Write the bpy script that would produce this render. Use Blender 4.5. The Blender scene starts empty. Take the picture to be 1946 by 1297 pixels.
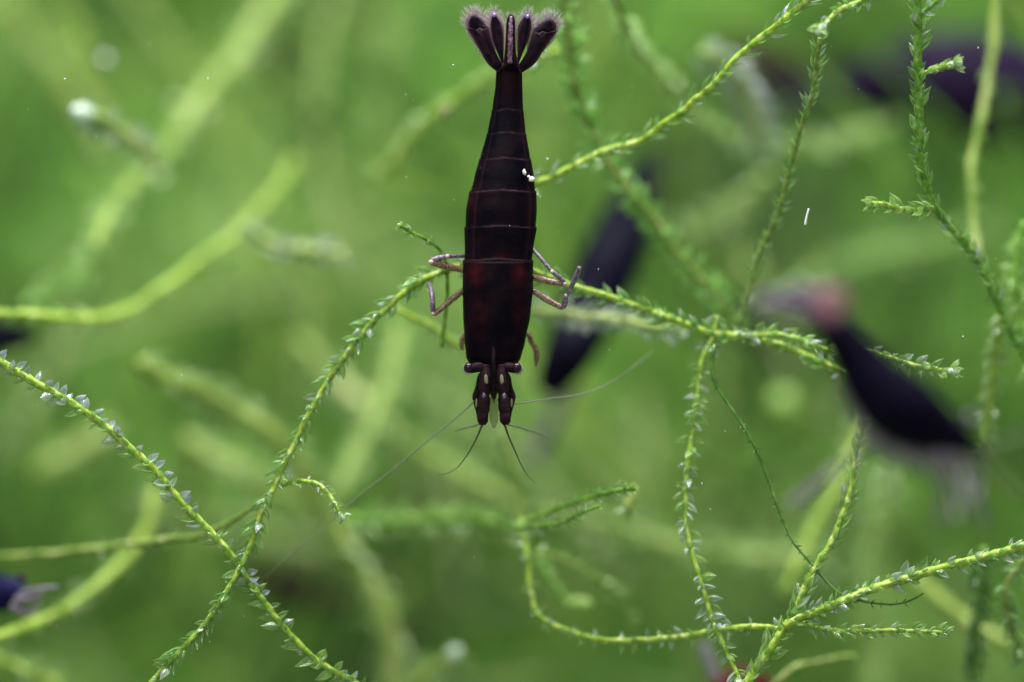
import bpy, math, random
from mathutils import Vector, Matrix, noise
R = random.Random(7)
scene = bpy.context.scene
COL = scene.collection
# ---------------------------------------------------------------- camera, light, exposure
D = 6.0                                   # camera distance to the plane of focus; 1 unit = 1000 px of the photo there
W, H = 1946, 1297
cam_d = bpy.data.cameras.new("camera"); cam = bpy.data.objects.new("camera", cam_d); COL.objects.link(cam)
cam.location = (0, -D, 0); cam.rotation_euler = (math.radians(90), 0, 0)
cam_d.sensor_width = 36; cam_d.lens = 36 * D / (W / 1000.0)
cam_d.clip_start = 0.05; cam_d.clip_end = 60
APERTURE = 0.42
cam_d.dof.use_dof = True; cam_d.dof.focus_distance = D + 0.005
cam_d.dof.aperture_fstop = cam_d.lens / 1000.0 / APERTURE
scene.camera = cam
scene.unit_settings.system = 'METRIC'

world = bpy.data.worlds.new("World"); scene.world = world; world.use_nodes = True
bg = world.node_tree.nodes['Background']; bg.inputs[0].default_value = (0.62, 0.72, 0.62, 1); bg.inputs[1].default_value = 0.42

def area(name, loc, target, sx, sy, power, col):
    l = bpy.data.lights.new(name, 'AREA'); l.shape = 'RECTANGLE'; l.size = sx; l.size_y = sy; l.energy = power; l.color = col
    o = bpy.data.objects.new(name, l); COL.objects.link(o); o.location = loc
    o.rotation_euler = (Vector(target) - Vector(loc)).to_track_quat('-Z', 'Y').to_euler()
    return o
area("aquarium_lamp", (0.2, -0.6, 4.6), (0, 0.3, 0), 5.0, 0.7, 470, (0.93, 0.96, 1.0))
area("backdrop_fill_lamp", (0, -0.6, 8.0), (0, 3.4, -1.6), 10.0, 2.0, 760, (1.0, 0.99, 0.95))  # added fill, lights the backdrop evenly from above
area("front_fill_lamp", (-1.5, -7.0, 4.5), (0, 1.0, -0.5), 3.0, 3.0, 260, (1.0, 0.97, 0.93))  # added fill from front and above, brightens the camera-facing sides
scene.view_settings.view_transform = 'Standard'; scene.view_settings.look = 'None'
scene.view_settings.exposure = 0; scene.view_settings.gamma = 1
scene.cycles.use_denoising = True
scene.cycles.max_bounces = 6; scene.cycles.transparent_max_bounces = 16
scene.cycles.sample_clamp_indirect = 4.0

# ---------------------------------------------------------------- helpers
def K(z): return (D + z / 1000.0) / D
def P(x, y, z=0.0):
    k = K(z); return Vector(((x - 973) / 1000.0 * k, z / 1000.0, (648.5 - y) / 1000.0 * k))
def PX(p):                                # a 3- or 4-tuple -> world point and radius
    k = K(p[2]); return P(p[0], p[1], p[2]), (p[3] / 1000.0 * k if len(p) > 3 else 0.0)
def catmull(pts, step):
    """pts: list of tuples of floats; returns resampled tuples with spacing about step (in the first two coordinates)."""
    out = []; n = len(pts)
    for i in range(n - 1):
        p0 = pts[max(i - 1, 0)]; p1 = pts[i]; p2 = pts[i + 1]; p3 = pts[min(i + 2, n - 1)]
        L = math.dist(p1[:3], p2[:3]); m = max(1, int(round(L / step)))
        for j in range(m):
            t = j / m; t2 = t * t; t3 = t2 * t
            out.append(tuple(0.5 * ((2 * b) + (-a + c) * t + (2 * a - 5 * b + 4 * c - d) * t2 + (-a + 3 * b - 3 * c + d) * t3) for a, b, c, d in zip(p0, p1, p2, p3)))
    out.append(tuple(pts[-1])); return out
def mesh_obj(name, verts, faces, mat, parent=None, smooth=True, attr=None, origin=None, kind=None):
    """links ONE mesh; verts are in world space and are moved to the parent's / origin's frame."""
    org = Vector(origin) if origin is not None else (parent.matrix_world.translation.copy() if parent else Vector((0, 0, 0)))
    if parent: org = Vector(parent['_o'])
    me = bpy.data.meshes.new(name); me.from_pydata([tuple(Vector(v) - org) for v in verts], [], faces)
    if smooth: me.polygons.foreach_set('use_smooth', [True] * len(me.polygons))
    if attr:
        for an, vals in attr.items():
            a = me.attributes.new(an, 'FLOAT', 'POINT'); a.data.foreach_set('value', vals)
    me.materials.append(mat); me.update()
    o = bpy.data.objects.new(name, me); COL.objects.link(o)
    if parent:
        o.parent = parent; o['_o'] = tuple(org)
    else:
        o.location = org; o['_o'] = tuple(org)
    if kind: o['kind'] = kind
    return o
def empty(name, loc, label, cat, group=None):
    o = bpy.data.objects.new(name, None); COL.objects.link(o); o.location = loc; o.empty_display_size = 0.05
    o['_o'] = tuple(loc); o['label'] = label; o['category'] = cat
    if group: o['group'] = group
    return o
def frames(pts):
    """parallel transported frames along world points"""
    fr = []; n = len(pts); up = Vector((0, -1, 0))
    for i in range(n):
        t = (pts[min(i + 1, n - 1)] - pts[max(i - 1, 0)])
        t = t.normalized() if t.length > 1e-9 else Vector((0, 0, 1))
        u = up - t * up.dot(t)
        if u.length < 1e-4: u = Vector((1, 0, 0)) - t * t.x
        u.normalize(); up = u; fr.append((t, u, t.cross(u)))
    return fr
def tube(px, sides=8, step=8.0, bump=0.0, seed=0.0, res=True):
    """px: (x,y,z,r) list in photo pixels. Returns verts, faces in world space, closed ends."""
    p = catmull(px, step) if res else px
    w = [PX(q) for q in p]; pts = [a for a, _ in w]; fr = frames(pts)
    V = []; F = []
    for i, (c, (t, u, s)) in enumerate(zip(pts, fr)):
        r = max(w[i][1], 1e-5)
        for j in range(sides):
            a = 2 * math.pi * j / sides
            rr = r * (1 + bump * noise.noise(Vector((i * 0.37, j * 1.3, seed))) + bump * .5 * noise.noise(Vector((i * 1.1, j * 1.9, seed + 9))))
            V.append(c + u * (math.cos(a) * rr) + s * (math.sin(a) * rr))
    n = len(pts)
    for i in range(n - 1):
        for j in range(sides):
            a = i * sides + j; b = i * sides + (j + 1) % sides
            F.append((a, b, b + sides, a + sides))
    F.append(tuple(range(sides - 1, -1, -1))); F.append(tuple(range((n - 1) * sides, n * sides)))
    return V, F
def join(parts):
    V = []; F = []
    for v, f in parts:
        o = len(V); V += v; F += [tuple(i + o for i in q) for q in f]
    return V, F
def ellipsoid(c, axes, nu=12, nv=8):
    """c world centre, axes = three world vectors"""
    V = []; F = []
    V.append(c + axes[2])
    for i in range(1, nv):
        th = math.pi * i / nv
        for j in range(nu):
            ph = 2 * math.pi * j / nu
            V.append(c + axes[0] * (math.sin(th) * math.cos(ph)) + axes[1] * (math.sin(th) * math.sin(ph)) + axes[2] * math.cos(th))
    V.append(c - axes[2])
    for j in range(nu): F.append((0, 1 + j, 1 + (j + 1) % nu))
    for i in range(nv - 2):
        for j in range(nu):
            a = 1 + i * nu + j; b = 1 + i * nu + (j + 1) % nu
            F.append((a, a + nu, b + nu, b))
    e = len(V) - 1; s = 1 + (nv - 2) * nu
    for j in range(nu): F.append((s + j, e, s + (j + 1) % nu))
    return V, F

# ---------------------------------------------------------------- materials
def newmat(name):
    m = bpy.data.materials.new(name); m.use_nodes = True; nt = m.node_tree; nt.nodes.clear()
    return m, nt, nt.nodes, nt.links
def ramp(nt, stops):
    r = nt.nodes.new('ShaderNodeValToRGB'); el = r.color_ramp.elements
    while len(el) < len(stops): el.new(0.5)
    for e, (p, c) in zip(el, stops): e.position = p; e.color = (*c, 1)
    return r
def moss_mat(name, ca, cb, cc=None, scale=40, rough=0.4, trans=0.35, alpha=1.0, spec=0.5, rim=False, leaf=False):
    m, nt, N, L = newmat(name)
    out = N.new('ShaderNodeOutputMaterial'); geo = N.new('ShaderNodeNewGeometry')
    nz = N.new('ShaderNodeTexNoise'); nz.inputs['Scale'].default_value = scale; nz.inputs['Detail'].default_value = 3
    L.new(geo.outputs['Position'], nz.inputs['Vector'])
    rp = ramp(nt, [(0.3, ca), (0.52, cb), (0.72, cc or cb)]); L.new(nz.outputs['Fac'], rp.inputs['Fac'])
    col = rp.outputs['Color']
    if leaf:                                # every leaf its own tone
        oi = N.new('ShaderNodeObjectInfo'); hs = N.new('ShaderNodeHueSaturation')
        mr = N.new('ShaderNodeMapRange'); mr.inputs['To Min'].default_value = 0.6; mr.inputs['To Max'].default_value = 1.3
        L.new(oi.outputs['Random'], mr.inputs['Value']); L.new(mr.outputs[0], hs.inputs['Value']); L.new(col, hs.inputs['Color']); col = hs.outputs['Color']
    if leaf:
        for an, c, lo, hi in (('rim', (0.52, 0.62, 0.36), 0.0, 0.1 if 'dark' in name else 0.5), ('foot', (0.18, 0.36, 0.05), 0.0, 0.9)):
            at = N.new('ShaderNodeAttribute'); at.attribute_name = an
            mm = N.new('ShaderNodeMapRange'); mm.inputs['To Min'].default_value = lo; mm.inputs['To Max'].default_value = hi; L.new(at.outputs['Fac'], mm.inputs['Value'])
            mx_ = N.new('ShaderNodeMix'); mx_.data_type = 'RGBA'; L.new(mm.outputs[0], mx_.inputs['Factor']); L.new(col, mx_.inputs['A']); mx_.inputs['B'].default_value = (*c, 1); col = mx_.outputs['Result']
    pb = N.new('ShaderNodeBsdfPrincipled'); pb.inputs['Roughness'].default_value = rough
    pb.inputs['Specular IOR Level'].default_value = spec
    if leaf: pb.inputs['IOR'].default_value = 1.75
    L.new(col, pb.inputs['Base Color'])
    tr = N.new('ShaderNodeBsdfTranslucent'); L.new(col, tr.inputs['Color'])
    mx = N.new('ShaderNodeMixShader'); mx.inputs[0].default_value = trans
    L.new(pb.outputs[0], mx.inputs[1]); L.new(tr.outputs[0], mx.inputs[2]); sh = mx.outputs[0]
    bp = N.new('ShaderNodeBump'); bp.inputs['Strength'].default_value = 0.35; bp.inputs['Distance'].default_value = 0.002
    n2 = N.new('ShaderNodeTexNoise'); n2.inputs['Scale'].default_value = 380; L.new(geo.outputs['Position'], n2.inputs['Vector'])
    L.new(n2.outputs['Fac'], bp.inputs['Height']); L.new(bp.outputs[0], pb.inputs['Normal'])
    if alpha < 1 or rim:
        tp = N.new('ShaderNodeBsdfTransparent'); tp.inputs[0].default_value = (0.93, 1.0, 0.88, 1)
        ma = N.new('ShaderNodeMixShader'); L.new(tp.outputs[0], ma.inputs[1]); L.new(sh, ma.inputs[2])
        if rim:                             # leaf margin and midrib are thicker than the one-cell blade
            at = N.new('ShaderNodeAttribute'); at.attribute_name = 'rim'
            mm = N.new('ShaderNodeMapRange'); mm.inputs['To Min'].default_value = alpha; mm.inputs['To Max'].default_value = 0.95
            L.new(at.outputs['Fac'], mm.inputs['Value']); L.new(mm.outputs[0], ma.inputs[0])
        else: ma.inputs[0].default_value = alpha
        sh = ma.outputs[0]
    L.new(sh, out.inputs[0]); return m
M = {}
M['stem'] = moss_mat('stem_bright', (0.20, 0.37, 0.025), (0.42, 0.60, 0.06), (0.78, 0.86, 0.32), 75, 0.4, 0.3)
M['stem_green'] = moss_mat('stem_green', (0.09, 0.26, 0.025), (0.20, 0.44, 0.045), (0.48, 0.65, 0.18), 75, 0.4, 0.3)
M['stem_olive'] = moss_mat('stem_olive', (0.12, 0.24, 0.03), (0.26, 0.38, 0.06), (0.60, 0.62, 0.28), 70, 0.45, 0.3)
M['stem_dark'] = moss_mat('stem_dark', (0.05, 0.14, 0.02), (0.10, 0.25, 0.03), (0.26, 0.38, 0.10), 60, 0.45, 0.2)
M['stem_pale'] = moss_mat('stem_pale', (0.22, 0.36, 0.055), (0.42, 0.55, 0.12), (0.66, 0.72, 0.30), 9, 0.45, 0.3)
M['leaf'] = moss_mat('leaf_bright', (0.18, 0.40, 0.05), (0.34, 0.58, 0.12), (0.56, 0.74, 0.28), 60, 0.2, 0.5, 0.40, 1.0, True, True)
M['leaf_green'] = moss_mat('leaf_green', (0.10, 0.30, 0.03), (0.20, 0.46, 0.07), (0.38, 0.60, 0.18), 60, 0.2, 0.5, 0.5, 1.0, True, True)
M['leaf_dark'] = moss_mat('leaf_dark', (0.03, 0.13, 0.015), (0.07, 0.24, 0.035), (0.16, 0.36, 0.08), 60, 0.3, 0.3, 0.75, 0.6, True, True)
M['leaf_pale'] = moss_mat('leaf_pale', (0.34, 0.44, 0.34), (0.48, 0.54, 0.56), (0.70, 0.74, 0.82), 90, 0.16, 0.4, 0.38, 1.0, True, True)  # bluish-white leaf reflection put into the base colour
M['leaf_bead'] = moss_mat('leaf_bead', (0.36, 0.42, 0.50), (0.50, 0.53, 0.74), (0.80, 0.82, 0.95), 90, 0.16, 0.35, 0.72, 1.0, True, True)  # overhead light's bluish reflection painted into the round upper leaves
M['tip'] = moss_mat('tip_white', (0.62, 0.80, 0.55), (0.78, 0.90, 0.76), (0.88, 0.94, 0.88), 60, 0.25, 0.3)
M['tip_green'] = moss_mat('tip_green', (0.35, 0.62, 0.12), (0.5, 0.74, 0.2), (0.65, 0.8, 0.35), 60, 0.3, 0.4)
def thicket_mat():
    m, nt, N, L = newmat('thicket')
    out = N.new('ShaderNodeOutputMaterial'); at = N.new('ShaderNodeAttribute'); at.attribute_name = 'tone'
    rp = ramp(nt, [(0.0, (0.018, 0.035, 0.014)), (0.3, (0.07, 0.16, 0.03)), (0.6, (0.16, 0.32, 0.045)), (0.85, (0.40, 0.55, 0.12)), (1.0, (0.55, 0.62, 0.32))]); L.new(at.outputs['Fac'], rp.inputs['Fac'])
    pb = N.new('ShaderNodeBsdfPrincipled'); pb.inputs['Roughness'].default_value = 0.7; pb.inputs['Specular IOR Level'].default_value = 0.1
    tr = N.new('ShaderNodeBsdfTranslucent'); mx = N.new('ShaderNodeMixShader'); mx.inputs[0].default_value = 0.3
    L.new(rp.outputs['Color'], pb.inputs['Base Color']); L.new(rp.outputs['Color'], tr.inputs['Color']); L.new(pb.outputs[0], mx.inputs[1]); L.new(tr.outputs[0], mx.inputs[2])
    L.new(mx.outputs[0], out.inputs[0]); return m
M['thicket'] = thicket_mat()

def shell_mat(name, dark, brown, lipc, warm=(0.14, 0.012, 0.012), rough=0.45, spec=0.05, nscale=22):
    m, nt, N, L = newmat(name)
    out = N.new('ShaderNodeOutputMaterial'); geo = N.new('ShaderNodeNewGeometry')
    nz = N.new('ShaderNodeTexNoise'); nz.inputs['Scale'].default_value = nscale; nz.inputs['Detail'].default_value = 8; nz.inputs['Roughness'].default_value = 0.65
    L.new(geo.outputs['Position'], nz.inputs['Vector'])
    rp = ramp(nt, [(0.42, dark), (0.74, brown)]); L.new(nz.outputs['Fac'], rp.inputs['Fac'])
    def mixattr(col, name_, c, mul=1.0):
        at = N.new('ShaderNodeAttribute'); at.attribute_name = name_
        mt = N.new('ShaderNodeMath'); mt.operation = 'MULTIPLY'; mt.inputs[1].default_value = mul; L.new(at.outputs['Fac'], mt.inputs[0])
        mx = N.new('ShaderNodeMix'); mx.data_type = 'RGBA'; L.new(mt.outputs[0], mx.inputs['Factor']); L.new(col, mx.inputs['A']); mx.inputs['B'].default_value = (*c, 1)
        return mx.outputs['Result']
    col = mixattr(rp.outputs['Color'], 'warm', warm); col = mixattr(col, 'lip', lipc)
    pb = N.new('ShaderNodeBsdfPrincipled'); pb.inputs['Roughness'].default_value = rough; pb.inputs['Specular IOR Level'].default_value = spec
    L.new(col, pb.inputs['Base Color'])
    bp = N.new('ShaderNodeBump'); bp.inputs['Strength'].default_value = 0.3; bp.inputs['Distance'].default_value = 0.0012
    n2 = N.new('ShaderNodeTexNoise'); n2.inputs['Scale'].default_value = 260; n2.inputs['Detail'].default_value = 4; L.new(geo.outputs['Position'], n2.inputs['Vector'])
    L.new(n2.outputs['Fac'], bp.inputs['Height']); L.new(bp.outputs[0], pb.inputs['Normal'])
    L.new(pb.outputs[0], out.inputs[0]); return m
M['shell'] = shell_mat('shell_black', (0.0014, 0.0010, 0.0040), (0.012, 0.0042, 0.007), (0.055, 0.026, 0.032), (0.10, 0.010, 0.012))
M['shell_fan'] = shell_mat('shell_fan', (0.004, 0.002, 0.007), (0.026, 0.009, 0.015), (0.16, 0.09, 0.12), nscale=45)
M['shell_navy'] = shell_mat('shell_navy', (0.0025, 0.002, 0.006), (0.007, 0.005, 0.022), (0.012, 0.008, 0.03), (0.16, 0.02, 0.05), .5, .04)
M['shell_violet'] = shell_mat('shell_violet', (0.006, 0.004, 0.009), (0.035, 0.015, 0.065), (0.06, 0.03, 0.10))
M['shell_blue'] = shell_mat('shell_blue', (0.006, 0.006, 0.035), (0.03, 0.02, 0.12), (0.1, 0.05, 0.15))
M['shell_red'] = shell_mat('shell_red', (0.05, 0.014, 0.010), (0.11, 0.03, 0.02), (0.2, 0.1, 0.1))
M['shell_brown'] = shell_mat('shell_brown', (0.02, 0.014, 0.012), (0.05, 0.03, 0.02), (0.08, 0.05, 0.04))
def glassy(name, col, alpha, rough=0.3, noise_cols=None, scale=90, spec=0.5):
    m, nt, N, L = newmat(name)
    out = N.new('ShaderNodeOutputMaterial'); pb = N.new('ShaderNodeBsdfPrincipled')
    pb.inputs['Base Color'].default_value = (*col, 1); pb.inputs['Roughness'].default_value = rough; pb.inputs['Alpha'].default_value = alpha
    pb.inputs['Specular IOR Level'].default_value = spec
    if noise_cols:
        geo = N.new('ShaderNodeNewGeometry'); nz = N.new('ShaderNodeTexNoise'); nz.inputs['Scale'].default_value = scale; nz.inputs['Detail'].default_value = 5
        L.new(geo.outputs['Position'], nz.inputs['Vector']); rp = ramp(nt, noise_cols); L.new(nz.outputs['Fac'], rp.inputs['Fac']); L.new(rp.outputs['Color'], pb.inputs['Base Color'])
    L.new(pb.outputs[0], out.inputs[0]); return m
M['leg'] = glassy('leg_brown', (0.2, 0.1, 0.05), 0.8, 0.25, [(0.35, (0.05, 0.025, 0.02)), (0.5, (0.24, 0.13, 0.07)), (0.66, (0.45, 0.30, 0.2))], 330)
M['leg_violet'] = glassy('leg_violet', (0.2, 0.15, 0.25), 0.85, 0.3, [(0.35, (0.03, 0.02, 0.045)), (0.55, (0.22, 0.17, 0.24)), (0.7, (0.5, 0.42, 0.52))], 300)
M['leg_pale'] = glassy('leg_pale', (0.27, 0.23, 0.28), 0.65, 0.4)
M['joint'] = glassy('joint', (0.6, 0.42, 0.36), 0.9, 0.25)
M['antenna'] = glassy('antenna_pale', (0.24, 0.27, 0.18), 0.55, 0.4, None, 1, .15)
M['antenna_dark'] = glassy('antenna_dark', (0.035, 0.05, 0.02), 0.95, 0.4)
M['seta'] = glassy('seta', (0.60, 0.48, 0.56), 0.34, 0.4, None, 1, .2)
M['membrane'] = glassy('membrane', (0.36, 0.20, 0.19), 0.55, 0.4, None, 1, .1)
M['cream'] = glassy('cream', (0.30, 0.27, 0.16), 0.8, 0.4, None, 1, .1)
M['wedge'] = glassy('feeler_wedge', (0.20, 0.22, 0.09), 0.4, 0.4, None, 1, .1)
M['peduncle'] = shell_mat('peduncle', (0.004, 0.003, 0.006), (0.026, 0.013, 0.016), (0.08, 0.045, 0.05), (0.08, 0.03, 0.045), nscale=60)
M['telson'] = glassy('telson_ridge', (0.1, 0.05, 0.09), 1.0, 0.45, [(0.35, (0.03, 0.01, 0.03)), (0.52, (0.13, 0.06, 0.11)), (0.66, (0.35, 0.2, 0.3))], 170)
M['pinkfan'] = glassy('pink_fan', (0.50, 0.22, 0.28), 0.62, 0.5)
M['eye'] = glassy('eye', (0.022, 0.004, 0.012), 1.0, 0.2, None, 1, 0.35)
M['halo'] = glassy('eye_halo', (0.45, 0.36, 0.42), 0.5, 0.3, None, 1, 0.3)
M['white'] = glassy('white_speck', (0.85, 0.78, 0.70), 1.0, 0.4)
M['speck'] = glassy('particle', (0.85, 0.85, 0.9), 0.9, 0.3)
M['violet_tip'] = glassy('violet_tip', (0.32, 0.22, 0.65), 1.0, 0.2, None, 1, 1.0)  # glossy violet of the spots on the inner fan lobes

# ---------------------------------------------------------------- backdrop: the moss mass deep in the tank
def backdrop():
    m, nt, N, L = newmat('deep_moss')
    out = N.new('ShaderNodeOutputMaterial'); pb = N.new('ShaderNodeBsdfPrincipled'); pb.inputs['Roughness'].default_value = 0.9
    pb.inputs['Specular IOR Level'].default_value = 0.1
    geo = N.new('ShaderNodeNewGeometry')
    nz = N.new('ShaderNodeTexNoise'); nz.inputs['Scale'].default_value = 1.5; nz.inputs['Detail'].default_value = 5
    L.new(geo.outputs['Position'], nz.inputs['Vector'])
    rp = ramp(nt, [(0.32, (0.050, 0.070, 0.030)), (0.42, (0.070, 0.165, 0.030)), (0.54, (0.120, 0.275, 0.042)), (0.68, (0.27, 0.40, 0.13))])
    at = N.new('ShaderNodeAttribute'); at.attribute_name = 'darken'; sb = N.new('ShaderNodeMath'); sb.operation = 'SUBTRACT'
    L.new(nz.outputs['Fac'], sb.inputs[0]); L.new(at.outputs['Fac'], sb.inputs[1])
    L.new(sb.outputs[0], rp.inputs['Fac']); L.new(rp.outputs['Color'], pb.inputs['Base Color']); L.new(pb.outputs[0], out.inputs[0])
    darken = []                                  # two soft patches where the backdrop colour is darker
    V = []; F = []; nx, ny = 90, 70
    for j in range(ny + 1):
        for i in range(nx + 1):
            x = -5.4 + 10.8 * i / nx; z = -3.8 + 7.6 * j / ny
            y = 4.3 + 0.35 * noise.noise(Vector((x * 1.3, z * 1.3, 3))) + 0.12 * noise.noise(Vector((x * 5, z * 5, 8)))
            V.append((x, y, z)); darken.append(.13 * math.exp(-((x - 1.3) / .8) ** 2 - ((z - .6) / .75) ** 2) + .06 * math.exp(-((x + .9) / .6) ** 2 - ((z + .7) / .4) ** 2))
    for j in range(ny):
        for i in range(nx):
            a = j * (nx + 1) + i; F.append((a, a + 1, a + nx + 2, a + nx + 1))
    o = mesh_obj('backdrop', V, F, m, attr={'darken': darken}, kind='structure'); o['label'] = 'soft green mass of moss filling the back of the tank'
backdrop()

def thicket():
    parts = []; tone = []; rr = random.Random(21)
    for k in range(520):
        z = rr.uniform(1700, 3900) if k % 4 else rr.uniform(1300, 2200); kk = K(z); tn = 0
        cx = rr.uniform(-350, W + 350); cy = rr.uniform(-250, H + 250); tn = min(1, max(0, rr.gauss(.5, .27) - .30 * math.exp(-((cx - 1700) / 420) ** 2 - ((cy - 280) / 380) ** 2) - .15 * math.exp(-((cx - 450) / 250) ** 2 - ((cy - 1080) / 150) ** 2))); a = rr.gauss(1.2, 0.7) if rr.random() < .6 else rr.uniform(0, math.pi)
        Ln = rr.uniform(250, 700); bend = rr.uniform(-0.5, 0.5); r = rr.uniform(3.5, 8)
        pts = []
        for i in range(5):
            t = i / 4 - 0.5; aa = a + bend * t
            pts.append((cx + math.cos(aa) * Ln * t, cy + math.sin(aa) * Ln * t, z + rr.uniform(-60, 60), r * (1 - 0.3 * abs(t))))
        parts.append(tube(pts, 5, 60))
        V = []; F = []
        for q in catmull(pts, 15):
            c = P(*q[:3]); ll = rr.uniform(.016, .032); an = rr.uniform(0, 6.28); d = Vector((math.cos(an), rr.uniform(-.4, .4), math.sin(an))) * ll
            s = Vector((-math.sin(an), rr.uniform(-1, 1), math.cos(an))) * ll * 0.28
            i0 = len(V); V += [c - s * .3, c + d * .5 - s, c + d, c + d * .5 + s]; F.append((i0, i0 + 1, i0 + 2, i0 + 3))
        parts.append((V, F)); tone += [tn] * (len(parts[-1][0]) + len(parts[-2][0]))
    V, F = join(parts)
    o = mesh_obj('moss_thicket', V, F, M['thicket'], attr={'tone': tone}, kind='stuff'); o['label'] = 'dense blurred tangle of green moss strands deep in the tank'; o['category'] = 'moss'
thicket()

# ---------------------------------------------------------------- moss leaves and strands
def leaf_mesh(name, wid, cup, bend, mat, seed, nx=7, ny=4):
    V = []; F = []; rim = []; foot = []; rr = random.Random(seed)
    tw = rr.uniform(-.25, .25)
    for i in range(nx + 1):
        x = i / nx
        w = wid * (math.sin(math.pi * min(1, (x * 0.93 + 0.07)) ** 0.75) ** 0.85) * (1 - 0.25 * x) if x < 1 else 0.004
        if x > 0.8: w *= 0.9
        for j in range(ny + 1):
            v = j / ny * 2 - 1
            yy = v * w + tw * 0.25 * x * x
            zz = cup * (v * v) * w * 1.3 + bend * x * x - 0.12 * math.sin(math.pi * x)
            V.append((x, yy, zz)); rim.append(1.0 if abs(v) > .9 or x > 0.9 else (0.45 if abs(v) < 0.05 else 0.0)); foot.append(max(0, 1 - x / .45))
    for i in range(nx):
        for j in range(ny):
            a = i * (ny + 1) + j; F.append((a, a + ny + 1, a + ny + 2, a + 1))
    me = bpy.data.meshes.new(name); me.from_pydata(V, [], F); me.polygons.foreach_set('use_smooth', [True] * len(F))
    a = me.attributes.new('rim', 'FLOAT', 'POINT'); a.data.foreach_set('value', rim); a = me.attributes.new('foot', 'FLOAT', 'POINT'); a.data.foreach_set('value', foot); me.materials.append(mat)
    return me
LEAVES = {}
SHAPES = {'oval': [(0.27, .9, .10), (0.30, .7, -.05), (0.25, 1.1, .18), (0.33, .8, .05)],
          'narrow': [(0.13, .8, .15), (0.15, .9, -.08), (0.12, .7, .22), (0.17, .8, .05)],
          'round': [(0.40, 1.0, .10), (0.44, .8, .0), (0.36, 1.1, .15), (0.42, .9, .08)]}
for sh, prm in SHAPES.items():
    for mn in ('leaf', 'leaf_green', 'leaf_dark', 'leaf_pale', 'leaf_bead'):
        LEAVES[(sh, mn)] = [leaf_mesh('leaf', *p, M[mn], 10 * i) for i, p in enumerate(prm)]

def arc(p):
    s = [0.0]
    for a, b in zip(p, p[1:]): s.append(s[-1] + math.dist(a[:2], b[:2]))
    return s
def at(p, s, x):
    lo = 0
    while lo < len(s) - 2 and s[lo + 1] < x: lo += 1
    d = s[lo + 1] - s[lo]; t = (x - s[lo]) / d if d else 0
    return tuple(a + (b - a) * t for a, b in zip(p[lo], p[lo + 1]))
def leaf_matrix(p, q, side, length, theta, out, twist, rr):
    """p point on the stem (x,y,z,r), q a point a little nearer the tip"""
    c, r = PX(p); c2, _ = PX(q); T = (c2 - c).normalized(); Vw = Vector((0, -1, 0))
    S = T.cross(Vw); S.normalize(); Vn = S.cross(T).normalized()
    sd = (S * side * math.cos(out) + Vn * math.sin(out)).normalized()
    d = (T * math.cos(theta) + sd * math.sin(theta)).normalized()
    n = (T - d * T.dot(d)).normalized()            # faces the tip, as the hollow of a moss leaf does
    b = n.cross(d).normalized()
    n2 = n * math.cos(twist) + b * math.sin(twist); b2 = n2.cross(d)
    L = length / 1000.0 * K(p[2]); base = c + sd * r * 0.75
    m = Matrix.Identity(4)
    for i, v in enumerate((d * L, b2 * L * -1, n2 * L)):
        m[0][i], m[1][i], m[2][i] = v.x, v.y, v.z
    m.translation = base; return m
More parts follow.
